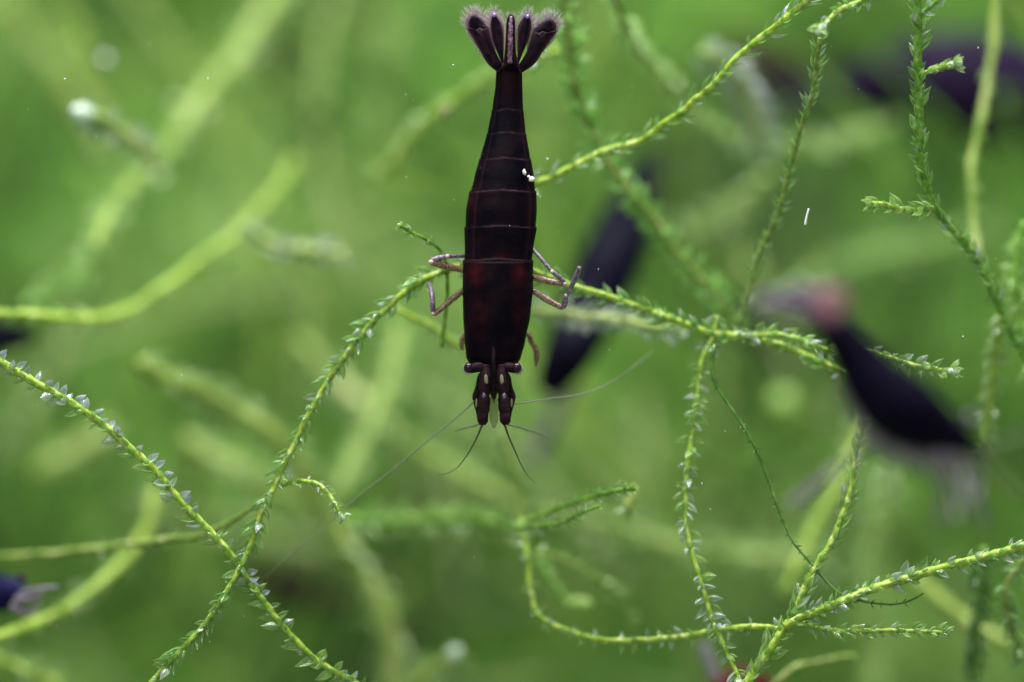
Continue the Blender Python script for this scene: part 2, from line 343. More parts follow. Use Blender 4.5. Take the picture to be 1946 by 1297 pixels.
def strand(pts, label, stem='stem', leaf='leaf', shape='oval', L=26, gap=20, tipdir=1, theta=0.9, seed=1, bud=None, split=True,
           span=(0, 1), twist=(0.5, 1.4), root=None, name='moss_strand', jit=0.25, pale_side=None, pale_L=None, pale_theta=None, top_pale=0.0, sides=8, group=None, outs=0.55, budr=None, Lend=None, cat='moss strand'):
    rr = random.Random(seed)
    if root is None:
        base = pts[0] if tipdir > 0 else pts[-1]
        root = empty(name, P(*base[:3]), label, cat, group or 'strands of moss in the tank')
        V, F = tube(pts, sides, 5 if split else 14, 0.3, seed * 3.1); st = mesh_obj('stem', V, F, M[stem], root)
    else:
        V, F = tube(pts, sides, 6 if split else 14, 0.22, seed * 3.1); st = mesh_obj('side_shoot', V, F, M[stem], root)
    p = catmull(pts, 6); s = arc(p); tot = s[-1]; org = Vector(root['_o'])
    x = tot * span[0]; side = 1; bulkV = []; bulkF = []; bulkR = []
    while gap and x < tot * span[1]:
        xx = min(max(x + rr.uniform(-.3, .3) * gap, 0.1), tot - 0.1)
        a = at(p, s, xx); b = at(p, s, min(max(xx + 3 * tipdir, 0), tot)) if (xx + 3 * tipdir < tot and xx + 3 * tipdir > 0) else None
        if b is None:
            a0 = at(p, s, min(max(xx - 3 * tipdir, 0), tot)); b = tuple(2 * u - v for u, v in zip(a, a0))
        for sd in (1, -1):
            if rr.random() < 0.18: continue
            ft = (xx / tot if tipdir > 0 else 1 - xx / tot)
            ln = L * rr.uniform(1 - jit * 1.5, 1 + jit * 1.2); ln *= 1 if Lend is None else (1 + (Lend / L - 1) * ft)
            mm = leaf
            if pale_side is not None and sd == pale_side and rr.random() < 1.5 * ft: mm = 'leaf_bead'
            elif rr.random() < top_pale: mm = 'leaf_pale'
            th = theta
            if pale_side is not None and sd == pale_side: ln = (pale_L or ln) * rr.uniform(.8, 1.2); th = pale_theta or th
            mt = leaf_matrix(a, b, sd, ln, th * rr.uniform(.75, 1.25), rr.gauss(0.1, outs), rr.choice((-1, 1)) * rr.uniform(*twist), rr)
            shp = 'round' if mm == 'leaf_bead' else shape if mm != 'leaf_pale' or shape == 'narrow' else ('round' if pale_side is not None else 'oval')
            me = rr.choice(LEAVES[(shp, mm)])
            if split:
                o = bpy.data.objects.new('leaf', me); COL.objects.link(o); o.parent = root
                mt.translation = mt.translation - org; o.matrix_basis = mt
            else:
                i0 = len(bulkV); bulkV += [mt @ v.co for v in me.vertices]; bulkF += [tuple(i0 + k for k in f.vertices) for f in me.polygons]
                bulkR += [d.value for d in me.attributes['rim'].data]
        if split and rr.random() < .75:              # one more leaf clasping the face of the stem
            mt = leaf_matrix(a, b, rr.choice((-1, 1)), min(L, 24) * rr.uniform(.6, .9), rr.uniform(.2, .5), rr.uniform(.7, 1.5), rr.uniform(-.5, .5), rr)
            o = bpy.data.objects.new('leaf', rr.choice(LEAVES[(shape, leaf)])); COL.objects.link(o); o.parent = root
            mt.translation = mt.translation - org; o.matrix_basis = mt
        x += gap * rr.uniform(.45, 1.6) * (1 + .5 * noise.noise(Vector((x * .012, seed, 0))))
    if bulkV:
        o = mesh_obj('leaves', bulkV, bulkF, M[leaf], root, attr={'rim': bulkR}, kind='stuff')
    if bud:
        e = p[-1] if tipdir > 0 else p[0]; f = p[-3] if tipdir > 0 else p[2]
        c, _ = PX(e); c2, _ = PX(f); T = (c - c2).normalized(); k = K(e[2]); br = (budr or 7) / 1000.0 * k
        n = Vector((0, -1, 0)); n = (n - T * n.dot(T)).normalized()
        V, F = ellipsoid(c, (T.cross(n) * br * .75, n * br * .75, T * br * 1.5), 10, 8)
        mesh_obj('tip_bud', V, F, M[bud], root)
        for i in range(5 if (budr or 7) < 15 else 0):
            q = tuple(u - (u - v) * 0.5 for u, v in zip(e, f)); q2 = tuple(2 * u - v for u, v in zip(e, f))
            mt = leaf_matrix(q, q2, 1 if i % 2 else -1, (budr or 7) * 2.6, 0.35 + .12 * i, rr.uniform(-1, 1), rr.uniform(-.6, .6), rr)
            o = bpy.data.objects.new('leaf', LEAVES[('oval', leaf)][i % 4]); COL.objects.link(o); o.parent = root; mt.translation -= org; o.matrix_basis = mt
    return root
def zr(pts, z0, z1, r0, r1=None):
    """add depth and radius, running from the first to the last point"""
    r1 = r0 if r1 is None else r1; n = len(pts) - 1
    return [(x, y, z0 + (z1 - z0) * i / n, r0 + (r1 - r0) * i / n) for i, (x, y) in enumerate(pts)]

# ---- strands in or near focus
strand(zr([(-60,640),(0,687),(55,720),(120,757),(180,795),(240,845),(300,900),(345,955),(400,1010),(447,1065),(470,1100),(510,1155),(560,1215),(610,1260),(680,1300),(730,1330)], -10, 60, 8, 5),
       'sharp bright strand with bluish bead-like leaves running down from the left edge', L=32, gap=14, tipdir=-1, seed=2, pale_side=1, pale_L=21, pale_theta=1.45, top_pale=.22, theta=.85, Lend=28)
strand(zr([(1700,745),(1640,722),(1600,705),(1540,680),(1480,655),(1420,641),(1350,633),(1290,612),(1220,587),(1150,562),(1090,545),(1030,522),(960,503),(880,505),(830,520),(790,540),(750,572),(715,605),(680,645),(650,685),(622,725),(600,765),(575,810),(555,855),(535,890),(520,930),(500,965),(485,1010),(470,1050),(455,1080),(445,1100),(420,1140),(390,1185),(345,1235),(310,1270),(270,1320)], 150, 0, 7.5, 5),
       'long yellow-green strand arching behind the sharp black shrimp and down to the lower left', leaf='leaf_green', L=28, gap=16, seed=3, theta=.7, top_pale=.15)
strand(zr([(1400,640),(1440,638),(1485,637),(1530,650),(1570,664),(1640,668),(1690,680),(1740,695),(1790,704),(1812,706)], 120, 40, 6, 4),
       'white-tipped shoot poking out above the back of the blurred right shrimp', L=24, gap=12, seed=4, bud='tip', budr=9, theta=.8, top_pale=.25)
strand(zr([(1000,352),(1024,347),(1051,337),(1094,314),(1151,287),(1218,267),(1261,234),(1296,214),(1316,194),(1356,160),(1396,114),(1443,73),(1483,43),(1530,2),(1560,-30)], 190, 10, 6.5, 6),
       'strand with long pointed leaves rising from behind the shrimp to the top edge', stem='stem', leaf='leaf_green', shape='narrow', L=34, gap=19, seed=5, theta=.6, top_pale=.25)
strand(zr([(1690,-40),(1645,-2),(1600,17),(1575,38),(1560,55)], -30, -70, 5, 5),
       'short shoot with a fuzzy white tip hanging in from the top edge', L=20, gap=11, seed=6, bud='tip', budr=11, theta=.9, top_pale=.2)
strand(zr([(1405,620),(1425,550),(1440,490),(1460,450),(1476,410),(1490,370),(1500,320),(1515,270),(1527,225),(1540,190),(1548,150),(1553,110),(1558,72)], 200, 10, 5, 4.5),
       'dark saw-edged strand of tight narrow leaves below the fuzzy white tip', stem='stem_olive', leaf='leaf_green', shape='narrow', L=24, gap=10, seed=7, theta=.65, twist=(.2, 1.0), top_pale=.08)
r7 = strand(zr([(1742,-30),(1745,50),(1745,140),(1748,230),(1748,300),(1760,350),(1775,390),(1800,425),(1830,460),(1860,500),(1890,560),(1915,620),(1960,700)], -30, 170, 8, 6.5),
       'thick green strand dropping from the top edge with two side shoots', stem='stem_green', leaf='leaf_green', L=28, gap=14, tipdir=-1, seed=8, theta=.5, top_pale=.1)
strand(zr([(1748,142),(1765,136),(1785,129),(1815,122)], -20, -40, 3.5, 6), '', leaf='leaf', L=20, gap=9, seed=9, root=r7, bud='tip', budr=10, theta=.4)
strand(zr([(1773,394),(1750,399),(1725,399),(1700,395),(1675,388),(1655,388)], 10, -10, 4.5, 6), '', stem='stem', leaf='leaf', L=26, gap=10, seed=10, root=r7, bud='tip_green', budr=7, theta=.6, jit=.3)
strand(zr([(1752,25),(1768,12),(1790,-5)], -30, -60, 4, 5), '', stem='stem_green', leaf='leaf_pale', L=20, gap=10, seed=11, root=r7, theta=.7)
strand(zr([(1480,1195),(1430,1191),(1363,1198),(1290,1211),(1184,1218),(1118,1211),(1051,1188),(1021,1165),(1007,1124),(1003,1064),(996,1020),(990,985)], 30, 280, 6, 5),
       'bright curved strand with tiny bluish leaves sweeping along the bottom and turning up', leaf='leaf', L=19, gap=20, tipdir=1, seed=12, top_pale=.5, theta=1.1)
r11 = strand(zr([(1980,1026),(1946,1037),(1864,1061),(1797,1079),(1730,1098),(1663,1118),(1613,1138),(1563,1158),(1523,1173),(1490,1190)], 10, 10, 9, 8),
       'thick yellow-green strand entering from the lower right edge', leaf='leaf_green', L=27, gap=16, tipdir=-1, seed=13, theta=.8, top_pale=.45)
strand(zr([(1400,1330),(1420,1297),(1456,1245),(1483,1205),(1510,1165),(1530,1115),(1553,1071),(1580,1031),(1600,981),(1617,931),(1625,864),(1640,800)], 0, 60, 9, 5),
       'upright strand with long pointed leaves crossing the thick lower right strand', stem='stem', leaf='leaf', L=36, gap=17, seed=14, theta=.5, top_pale=.12, Lend=26)
strand(zr([(1518,1182),(1563,1195),(1613,1200),(1697,1198),(1764,1201),(1800,1203)], 10, 0, 5, 4),
       'short horizontal shoot with a yellow bud near the lower right', L=20, gap=10, seed=15, bud='tip_green', budr=6, theta=.8, top_pale=.15)
strand(zr([(1362,600),(1355,640),(1333,690),(1326,750),(1320,800),(1312,850),(1305,900),(1303,950),(1305,1000),(1312,1040),(1325,1085),(1340,1130),(1352,1175),(1370,1215),(1385,1250),(1400,1280),(1420,1320)], 130, 20, 5, 4.5),
       'hanging strand with small silvery leaves in pairs, right of the shrimp', stem='stem', leaf='leaf', L=27, gap=15, seed=16, theta=1.0, top_pale=.5, shape='oval')
strand(zr([(1358,655),(1352,700),(1365,740),(1395,785),(1430,840),(1450,885),(1465,925),(1480,970),(1495,1005),(1510,1035),(1545,1075),(1570,1105),(1600,1130),(1650,1145),(1700,1149),(1730,1142),(1755,1128)], 60, 10, 3.8, 1.6),
       'thin dark bare stem with tiny stubs beside the silvery hanging strand', stem='stem_dark', leaf='leaf_dark', shape='narrow', L=9, gap=13, seed=17, theta=1.1, jit=.4, split=False)
strand(zr([(840,660),(846,600),(850,560),(849,515),(838,478),(810,456),(780,441),(760,429)], 160, 0, 4, 3),
       'small pale shoot rising beside the front legs of the sharp shrimp', stem='stem_green', leaf='leaf', L=14, gap=12, seed=18, theta=.6, top_pale=.3, bud='tip_green', budr=5, span=(.5, 1))
strand(zr([(530,925),(565,915),(595,917),(617,930),(635,955),(650,980)], 70, 10, 4, 4.5),
       'little drooping shoot with a glossy white-green bud, left below the shrimp', L=16, gap=10, seed=19, bud='tip', budr=8, theta=.8, top_pale=.3)
strand(zr([(985,1003),(1030,1000),(1070,992),(1105,975),(1140,962)], 220, 40, 4.5, 3),
       'frilly short shoot pointing right below the shrimp, lower of the pair', stem='stem_green', leaf='leaf', shape='narrow', L=22, gap=6, seed=20, top_pale=.15, theta=.8)
strand(zr([(1000,990),(1050,970),(1100,952),(1140,940),(1175,932),(1205,930)], 220, 60, 4.5, 4),
       'frilly short shoot pointing right below the shrimp, upper of the pair', stem='stem_green', leaf='leaf', shape='narrow', L=24, gap=7, seed=21, top_pale=.15, theta=.7)
strand(zr([(1208,925),(1200,945),(1190,970)], 260, 260, 8, 11), 'stubby blurred bud hanging at the end of the frilly shoots', stem='stem_pale', leaf='leaf', L=18, gap=9, seed=22, bud='tip_green', budr=12, split=False)

# ---- strands out of focus
def blur(pts, z0, z1, r0, r1, label, stem='stem', leaf='leaf', L=38, gap=12, seed=50, **kw):
    sc = .78 if max(r0, r1) > 11 else .9
    q = catmull(zr(pts, z0, z1, r0 * sc, r1 * sc), 38); q = [(x + 5 * noise.noise(Vector((i * .8, seed, 0))), y + 5 * noise.noise(Vector((i * .8, seed, 5))), z, r * (1 + .45 * noise.noise(Vector((i * .9, seed, 9))))) for i, (x, y, z, r) in enumerate(q)]
    return strand(q, label, stem=stem, leaf=leaf, L=L, gap=gap * .72, seed=seed, split=False, sides=7, twist=(.4, 1.5), **kw)
rb = blur([(560,-60),(500,20),(460,90),(410,150),(370,200),(330,260),(300,310),(250,350),(220,385),(197,425),(182,470)], 1500, 700, 17, 12, 'wide blurred pale strand slanting across the upper left', 'stem_pale', seed=51)
strand(zr([(300,310),(265,280),(235,255),(190,228),(158,216)], 700, 480, 11, 14), '', stem='stem_pale', leaf='leaf_pale', L=32, gap=9, seed=52, root=rb, bud='tip', budr=24, split=False)
blur([(560,300),(548,325),(530,352),(480,410),(430,460),(370,500),(320,540),(260,580),(210,600),(150,606),(80,602),(-30,592)], 1100, 330, 8, 14, 'smooth bright yellow-green strand curving in from the left edge', seed=53, gap=40, L=22)
blur([(262,690),(300,710),(350,728),(400,752),(470,792),(530,835),(570,885),(600,940),(650,1020),(700,1110),(738,1200),(748,1320)], 620, 900, 21, 28, 'thick pale blurred strand bending down through the lower left', 'stem_pale', seed=54, gap=22)
blur([(295,930),(280,1000),(255,1042),(220,1080),(170,1125),(100,1170),(40,1195),(-30,1222)], 800, 330, 15, 12, 'blurred bright strand curving to the lower left corner', seed=55, gap=28, L=26)
blur([(-30,1062),(100,1052),(200,1042),(300,1028),(390,1015),(450,985),(505,950)], 420, 120, 9, 5.5, 'soft thin strand reaching the crossing of the lower left strands', 'stem_olive', seed=56, gap=30, L=16)
blur([(350,835),(430,880),(500,915),(570,955),(620,1010)], 1100, 1200, 22, 20, 'broad faint strand behind the lower left crossing', 'stem_pale', seed=57)
blur([(1010,590),(1080,597),(1140,603),(1200,612),(1260,625),(1300,630)], 400, 260, 11, 9, 'pale leafy strand just under the arching strand, right of the shrimp', 'stem_pale', 'leaf_pale', seed=58, L=30, gap=11)
blur([(1740,1095),(1790,1145),(1850,1188),(1910,1220),(1980,1250)], 620, 560, 20, 18, 'thick pale smooth blurred strand leaving at the lower right edge', 'stem_pale', seed=59, gap=0, top_pale=0)
blur([(1700,870),(1672,1000),(1655,1100),(1652,1200),(1670,1320)], 1100, 1150, 18, 18, 'faint pale vertical strand behind the right crossing', 'stem_pale', seed=60)
blur([(745,1340),(790,1300),(830,1265),(860,1243)], 700, 600, 16, 15, 'fat blurred shoot with a white end at the bottom edge', 'stem_pale', seed=61, bud='tip', budr=17)
blur([(1070,-30),(1080,60),(1085,130),(1105,200),(1130,260),(1170,330),(1220,390),(1250,430),(1320,520),(1380,585),(1400,630)], 240, 420, 9, 8, 'dull green strand with spiky leaves descending right of the tail', 'stem_olive', 'leaf_green', seed=62, L=34, gap=14, tipdir=-1)
blur([(1160,-30),(1190,50),(1220,100),(1265,150),(1300,190),(1350,240),(1420,268),(1500,280),(1600,268),(1700,235)], 280, 1300, 8, 6, 'blurred strand curving under the long-leaved strand at the upper right', 'stem_olive', 'leaf', seed=63, L=30, gap=15)
blur([(1075,100),(1040,100),(1010,125),(940,140),(880,180),(820,225),(770,275),(720,340)], 380, 800, 9, 11, 'blurred strand passing behind the tail fan', 'stem', seed=64, L=22, bud=None)
blur([(1335,98),(1385,128),(1418,180),(1440,250),(1455,300)], 650, 800, 13, 12, 'blurred pale shoot behind the long-leaved strand', 'stem_pale', 'leaf_pale', seed=65)
blur([(1460,330),(1420,380),(1360,420),(1300,450)], 1100, 1200, 15, 15, 'faint pale strand behind the dark saw-edged strand', 'stem_pale', seed=66)
blur([(465,425),(520,465),(590,476),(655,485)], 600, 650, 10, 13, 'pale side strand branching off the smooth curved strand', 'stem_pale', 'leaf_pale', seed=67, L=24)
blur([(745,585),(790,605),(840,635),(880,662),(930,690)], 230, 350, 7, 7, 'blurred strand slanting behind the left side of the shrimp', seed=68, gap=30, L=14)
blur([(655,990),(750,992),(850,987),(930,992),(1000,1012)], 600, 450, 11, 10, 'soft horizontal strand below the shrimp', 'stem_green', seed=69)
blur([(1110,985),(1200,1010),(1290,1040),(1400,1055),(1560,1062)], 900, 1000, 18, 16, 'broad faint strand right of the frilly shoots', 'stem_pale', seed=70)
blur([(640,940),(680,860),(712,790),(745,700),(760,620)], 900, 1100, 15, 15, 'faint upright strand left of the feelers', 'stem_pale', seed=71)
blur([(560,640),(640,720),(700,775),(760,830),(830,872),(900,912),(980,955),(1060,985)], 1300, 900, 20, 16, 'long faint strand slanting below the shrimp head', 'stem_pale', seed=72)
blur([(955,815),(972,870),(985,930),(987,1000)], 480, 480, 9, 9, 'short blurred strand hanging under the feelers', 'stem_pale', seed=73, L=18)
blur([(1015,1050),(1060,1060),(1120,1090),(1175,1130),(1205,1190)], 330, 500, 7, 6, 'thin blurred arc above the bottom curve', 'stem_olive', seed=74, L=16)
blur([(1025,1060),(1050,1110),(1075,1145),(1100,1145)], 450, 420, 6, 7, 'short blurred shoot with a round green end above the bottom curve', 'stem_green', seed=75, L=16, bud='tip_green', budr=18)
blur([(1625,1248),(1560,1256),(1510,1272),(1470,1300),(1440,1330)], 330, 250, 7, 6, 'thin blurred branch at the bottom right', 'stem_olive', seed=76, L=12, gap=25)
blur([(1870,1040),(1862,1110),(1858,1180),(1852,1320)], 260, 330, 8, 7, 'dull green vertical strand crossing the lower right strand', 'stem_green', 'leaf_dark', seed=77, L=26)
blur([(1945,1060),(1915,1110),(1910,1150),(1925,1200),(1935,1260)], 180, 200, 6, 6, 'frilly green strand at the right edge near the bottom', 'stem_olive', 'leaf_green', seed=78, L=26, gap=10)
blur([(1900,600),(1892,680),(1880,760),(1868,850)], 260, 320, 7, 7, 'blurred green strand beside the head of the right shrimp', 'stem', seed=79, L=26)
blur([(1900,-30),(1888,80),(1870,200),(1852,280),(1846,340),(1850,420),(1858,490)], 480, 380, 9, 8, 'slim smooth blurred strand left of the right edge', 'stem_pale', seed=80, gap=26, L=16)
blur([(1885,-60),(1925,-5),(1965,45),(2000,90)], -900, -900, 20, 20, 'big pale blurred strand cutting the top right corner', 'stem_pale', seed=81, gap=0, top_pale=0)
blur([(45,585),(110,555),(160,510),(190,455),(200,400)], 750, 900, 10, 10, 'faint strand behind the smooth curve at the left', 'stem_green', seed=82)
blur([(-30,1245),(60,1280),(120,1310)], 600, 600, 15, 13, 'blurred bright strand at the bottom left corner', 'stem', seed=83)
blur([(-60,-60),(60,60),(150,180),(210,280)], 2000, 2000, 34, 30, 'very soft wide strand in the top left corner', 'stem_pale', seed=84)
blur([(1490,1130),(1540,1020),(1575,950),(1610,880),(1650,800)], 600, 700, 13, 13, 'blurred yellow-green strand beside the legs of the right shrimp', 'stem', seed=85, gap=26)
blur([(1946,420),(1930,520),(1940,620),(1960,700)], 250, 250, 8, 8, 'blurred leafy strand on the right edge', 'stem_green', 'leaf', seed=86, L=28)
blur([(70,900),(140,860),(210,820)], 1300, 1300, 24, 24, 'very faint wide shoot left of the beaded strand', 'stem_pale', seed=87)
blur([(600,560),(640,440),(690,330),(720,180),(740,40)], 2100, 2300, 16, 16, 'soft tall strand left of the shrimp', 'stem_olive', seed=88)
blur([(1500,560),(1620,500),(1740,470),(1900,430)], 1500, 1600, 18, 20, 'soft strand behind the upper right', 'stem_green', seed=89)

# ---------------------------------------------------------------- shrimps
def lerp_tab(tab, y):
    if y <= tab[0][0]: return tab[0][1:]
    for a, b in zip(tab, tab[1:]):
        if y <= b[0]:
            t = (y - a[0]) / (b[0] - a[0]); t = t * t * (3 - 2 * t) * .35 + t * .65
            return tuple(u + (v - u) * t for u, v in zip(a[1:], b[1:]))
    return tab[-1][1:]
SH = 'dwarf shrimps among the moss'
def leg(root, pts, mat, joints=(), name='leg', jr=1.25):
    pts = [(a, b, c, d * 1.15) for a, b, c, d in pts]; V, F = tube(pts, 8, 3.0, .12, pts[0][0]); o = mesh_obj(name, V, F, mat, root)
    for j in joints:
        c, r = PX(j); k = Vector((1, 0, 0)) * r, Vector((0, 1, 0)) * r, Vector((0, 0, 1)) * r
        V, F = ellipsoid(c, k, 8, 6); mesh_obj('joint', V, F, M['joint'], o)
    return o
def blade(root, name, outline, spine, z, thick, mat, sub=None, tiltx=0.0, attr_lip=None):
    """a closed plate with a keel: outline in px (list), spine = two px points for the keel line"""
    oc = catmull([(x, y, 0) for x, y in outline] + [(outline[0][0], outline[0][1], 0)], 3)[:-1]
    (ax, ay), (bx, by) = spine
    V = []; F = []; lip = []; n = len(oc); rings = [1.0, 0.86, 0.55, 0.2]
    def near(x, y):
        t = ((x - ax) * (bx - ax) + (y - ay) * (by - ay)) / ((bx - ax) ** 2 + (by - ay) ** 2); t = min(1, max(0, t))
        return ax + (bx - ax) * t, ay + (by - ay) * t
    cx = sum(q[0] for q in oc) / n
    for side in (-1, 1):
        for rg in rings:
            for q in oc:
                s = near(q[0], q[1]); x = s[0] + (q[0] - s[0]) * rg; y = s[1] + (q[1] - s[1]) * rg
                zz = z + tiltx * (x - cx) + side * thick * (1 - rg ** 2) ** .5 * (1 if side < 0 else .4)
                V.append(P(x, y, zz)); lip.append(max(0, (rg - .8) * 3) if attr_lip else 0)
    R4 = len(rings)
    for s in (0, 1):
        for a in range(R4 - 1):
            for j in range(n):
                p = (s * R4 + a) * n + j; q = (s * R4 + a) * n + (j + 1) % n
                F.append((p, q, q + n, p + n) if s else (p, p + n, q + n, q))
        b = (s * R4 + R4 - 1) * n; F.append(tuple(range(b, b + n)) if s else tuple(range(b + n - 1, b - 1, -1)))
    for j in range(n):
        p = j; q = (j + 1) % n; F.append((p, q, q + R4 * n, p + R4 * n))
    return mesh_obj(name, V, F, mat, root, attr={'lip': lip, 'warm': [0.0] * len(V)})
def fringe(root, edge, outdir, n, ln, z, seed, w=.42, mat='seta'):
    rr = random.Random(seed); e = catmull([(x, y, 0) for x, y in edge], 2); s = arc(e); parts = []
    for i in range(n):
        t = rr.uniform(0.01, .99) * s[-1]; a = at(e, s, t); b = at(e, s, min(t + 1, s[-1] - .01)); c = at(e, s, max(t - 1, .01))
        tx, ty = b[0] - c[0], b[1] - c[1]; m = math.hypot(tx, ty) or 1; nx, ny = (ty / m, -tx / m)
        if nx * outdir[0] + ny * outdir[1] < 0: nx, ny = -nx, -ny
        nx, ny = nx * .6 + outdir[0] * .55 + rr.gauss(0, .12), ny * .6 + outdir[1] * .55 + rr.gauss(0, .12)
        l = ln * rr.uniform(.65, 1.15); cv = rr.gauss(0, .12)
        parts.append(tube([(a[0] - nx * 2, a[1] - ny * 2, z, w), (a[0] + nx * l * .5, a[1] + ny * l * .5, z + rr.uniform(-2, 2), w * .8), (a[0] + nx * l + cv * l * ny, a[1] + ny * l - cv * l * nx, z + rr.uniform(-4, 4), w * .25)], 3, 50, res=False))
    V, F = join(parts); return mesh_obj('fringe', V, F, M[mat], root, kind='stuff')

def main_shrimp():
    root = empty('shrimp', P(950, 420, 20), 'sharp black shrimp seen from above, hanging head down in the centre', 'shrimp', SH)
    # y, left edge, right edge
    tab = [(124,946,989),(132,943,992),(160,941.5,993),(210,934.5,995),(255,925,1000),(302,911,1009),(340,900,1016),(370,891,1019.5),(400,884.5,1021),(432,882.5,1020),(470,882,1015),(497,880.5,1012.5),
           (550,879,1013),(600,880,1008),(650,883,998),(680,886,990),(692,892,984),(700,903,974),(704,915,962)]
    bounds = [126, 210, 254, 303, 364, 432, 495]        # tergite rear rims from the tail forward
    V = []; F = []; lip = []; warm = []; nc = 72; rows = []
    y = 124.0
    while y <= 704.01: rows.append(y); y += 1.6
    for y in rows:
        Lx, Rx = lerp_tab(tab, y); c = (Lx + Rx) / 2; w = (Rx - Lx) / 2
        dk = .62 if y < 500 else .66
        for j in range(nc):
            a = 2 * math.pi * j / nc; sx = math.sin(a); cz = math.cos(a)     # a=0 faces the camera
            dors = cz > 0
            yy = y + (5.5 * (1 - abs(sx)) - 2.0 if dors else 0)               # rims bow toward the tail in the middle
            seg = 0
            for i, b in enumerate(bounds):
                if yy >= b: seg = i
            if y >= 495 or yy >= 495:
                t = 0.0; f = 1.0 + (0.012 if yy < 501 else 0); l_ = .35 if 495 <= yy < 497 else 0.0
                if yy > 495: f = 1.015 - min(1, (yy - 495) / 60) * .015
            else:
                b0 = bounds[seg]; b1 = bounds[seg + 1] if seg + 1 < len(bounds) else 495
                t = 1 - (yy - b0) / (b1 - b0)                                  # 1 at the rear rim
                f = .972 + .036 * t ** 1.2
                d = yy - b0
                l_ = max(0, 1 - d / 3.6) * (.7 if seg else .4)
                l_ *= (.25 + .75 * max(0, cz) ** 2) * max(0, .55 + 1.3 * noise.noise(Vector((j * .2, seg * 7.3, 1)))) * (0 if abs(sx) > .8 else 1)
            # the side plates: shallow groove where tergite meets pleuron
            if y < 495 and dors:
                g = abs(abs(sx) - (.80 if sx > 0 else .72)); f -= .02 * max(0, 1 - g / .05)
                l_ = max(l_, .22 * max(0, 1 - g / .06))
            ww = w * f; x = c + ww * (abs(sx) ** .86) * (1 if sx > 0 else -1)
            z = 26 - (w * dk * f * (cz ** .9 if cz > 0 else 0)) + (w * 1.12 * (-cz) ** .8 if cz < 0 else 0)
            # keel of the rostrum growing out of the carapace
            if y > 610 and dors:
                kk = min(1, (y - 610) / 60); z -= 7 * kk * math.exp(-((x - 938) / 3.2) ** 2)
            V.append(P(x, y, z)); lip.append(l_ + (0.10 * math.exp(-((x - 938) / 1.8) ** 2) if y > 655 and dors else 0))
            wm = 0.0
            if dors:
                for (mx, my, sx_, sy_, s_) in ((903, 518, 14, 18, .75), (986, 518, 12, 16, .6), (898, 385, 9, 26, .25), (1005, 420, 8, 40, .12), (910, 600, 16, 40, .22), (985, 590, 12, 40, .18), (951, 487, 12, 6, .4), (968, 160, 14, 30, .12)):
                    wm += s_ * math.exp(-((x - mx) / sx_) ** 2 - ((y - my) / sy_) ** 2)
                wm *= .55 + .8 * noise.noise(Vector((x * .07, y * .07, 2)))
            warm.append(min(1, max(0, wm)))
    n = len(rows)
    for i in range(n - 1):
        for j in range(nc):
            a = i * nc + j; b = i * nc + (j + 1) % nc; F.append((a, a + nc, b + nc, b))
    F.append(tuple(range(nc))); F.append(tuple(range(n * nc - 1, (n - 1) * nc - 1, -1)))
    mesh_obj('body', V, F, M['shell'], root, attr={'lip': lip, 'warm': warm})
    # rostrum
    Vr, Fr = tube([(938, 640, 0, 2), (938, 668, -14, 3.2), (938, 700, -18, 4.2), (938, 725, -16, 3.6), (938.5, 748, -13, 2.4), (939, 768, -10, .6)], 8, 4)
    mesh_obj('rostrum', Vr, Fr, M['peduncle'], root, attr={'lip': [0.0] * len(Vr), 'warm': [0.0] * len(Vr)})
    # tail fan
    telson = blade(root, 'telson', [(955,128),(959,100),(961,70),(962.5,42),(966,31),(971,27),(976,31),(979,42),(979.5,70),(981,100),(985,128)], ((970.5, 122), (970.5, 36)), 0, 8, M['shell'], attr_lip=1)
    Vt, Ft = tube([(969, 122, -7, 4.2), (969.5, 90, -9, 5), (970.5, 55, -8, 4.6), (971, 32, -5, 3.2)], 8, 3, .25, 5); mesh_obj('ridge', Vt, Ft, M['telson'], telson)
    fringe(telson, [(964,34),(971,28),(978,34)], (0, -1), 22, 9, 0, 5)
    fans = [([(946,138),(926,121),(908,90),(897,70),(887,53),(903,57),(912,52),(921,56),(928,53),(934,74),(941,95),(949,112),(956,126)], ((944,124),(908,58)), 'L'),
            ([(990,140),(1015,123),(1032,98),(1046,77),(1058,59),(1040,62),(1031,59),(1021,63),(1014,60),(1007,80),(1001,98),(993,112),(984,128)], ((996,124),(1035,64)), 'R')]
    for ol, sp, sd in fans:
        b = blade(root, 'outer_fan_lobe', ol, sp, 8, 7, M['shell_fan'], attr_lip=1)
        if sd == 'L':
            tipo = [(889,51),(890,39),(899,28.5),(911,33),(921,43),(928,54),(921,59),(912,56),(903,60),(893,57)]; ts = ((907,49),(902,37)); e1 = [(888,56),(888,40),(898,28),(912,32),(924,44),(931,62),(938,84)]; e2 = [(888,54),(902,84),(918,112)]; od = (-.28, -.96); od2 = (-.86, .5)
        else:
            tipo = [(1057,57),(1056,45),(1047,36),(1035,40),(1023,49),(1014,61),(1021,66),(1031,62),(1041,65),(1052,62)]; ts = ((1037,55),(1042,44)); e1 = [(1058,60),(1057,44),(1047,36),(1034,39),(1022,48),(1013,66),(1006,84)]; e2 = [(1058,60),(1042,84),(1024,112)]; od = (.28, -.96); od2 = (.86, .5)
        blade(b, 'lobe_tip', tipo, ts, 9, 5, M['shell_fan'], attr_lip=1)
        fringe(b, e1, od, 320, 18, 9, 31); fringe(b, e2, od2, 60, 5, 9, 32)
        cxm = sum(q[0] for q in ol) / len(ol); mp = [(x + (4 if x > cxm else -4), y - 5) for x, y in e1] + ([(938, 112), (926, 112)] if sd == 'L' else [(1003, 112), (1016, 112)]) + ([(895, 75)] if sd == 'L' else [(1050, 80)])
        blade(b, 'membrane', mp, ((907,60),(930,105)) if sd == 'L' else ((1036,62),(1012,105)), 13, 2, M['membrane'])
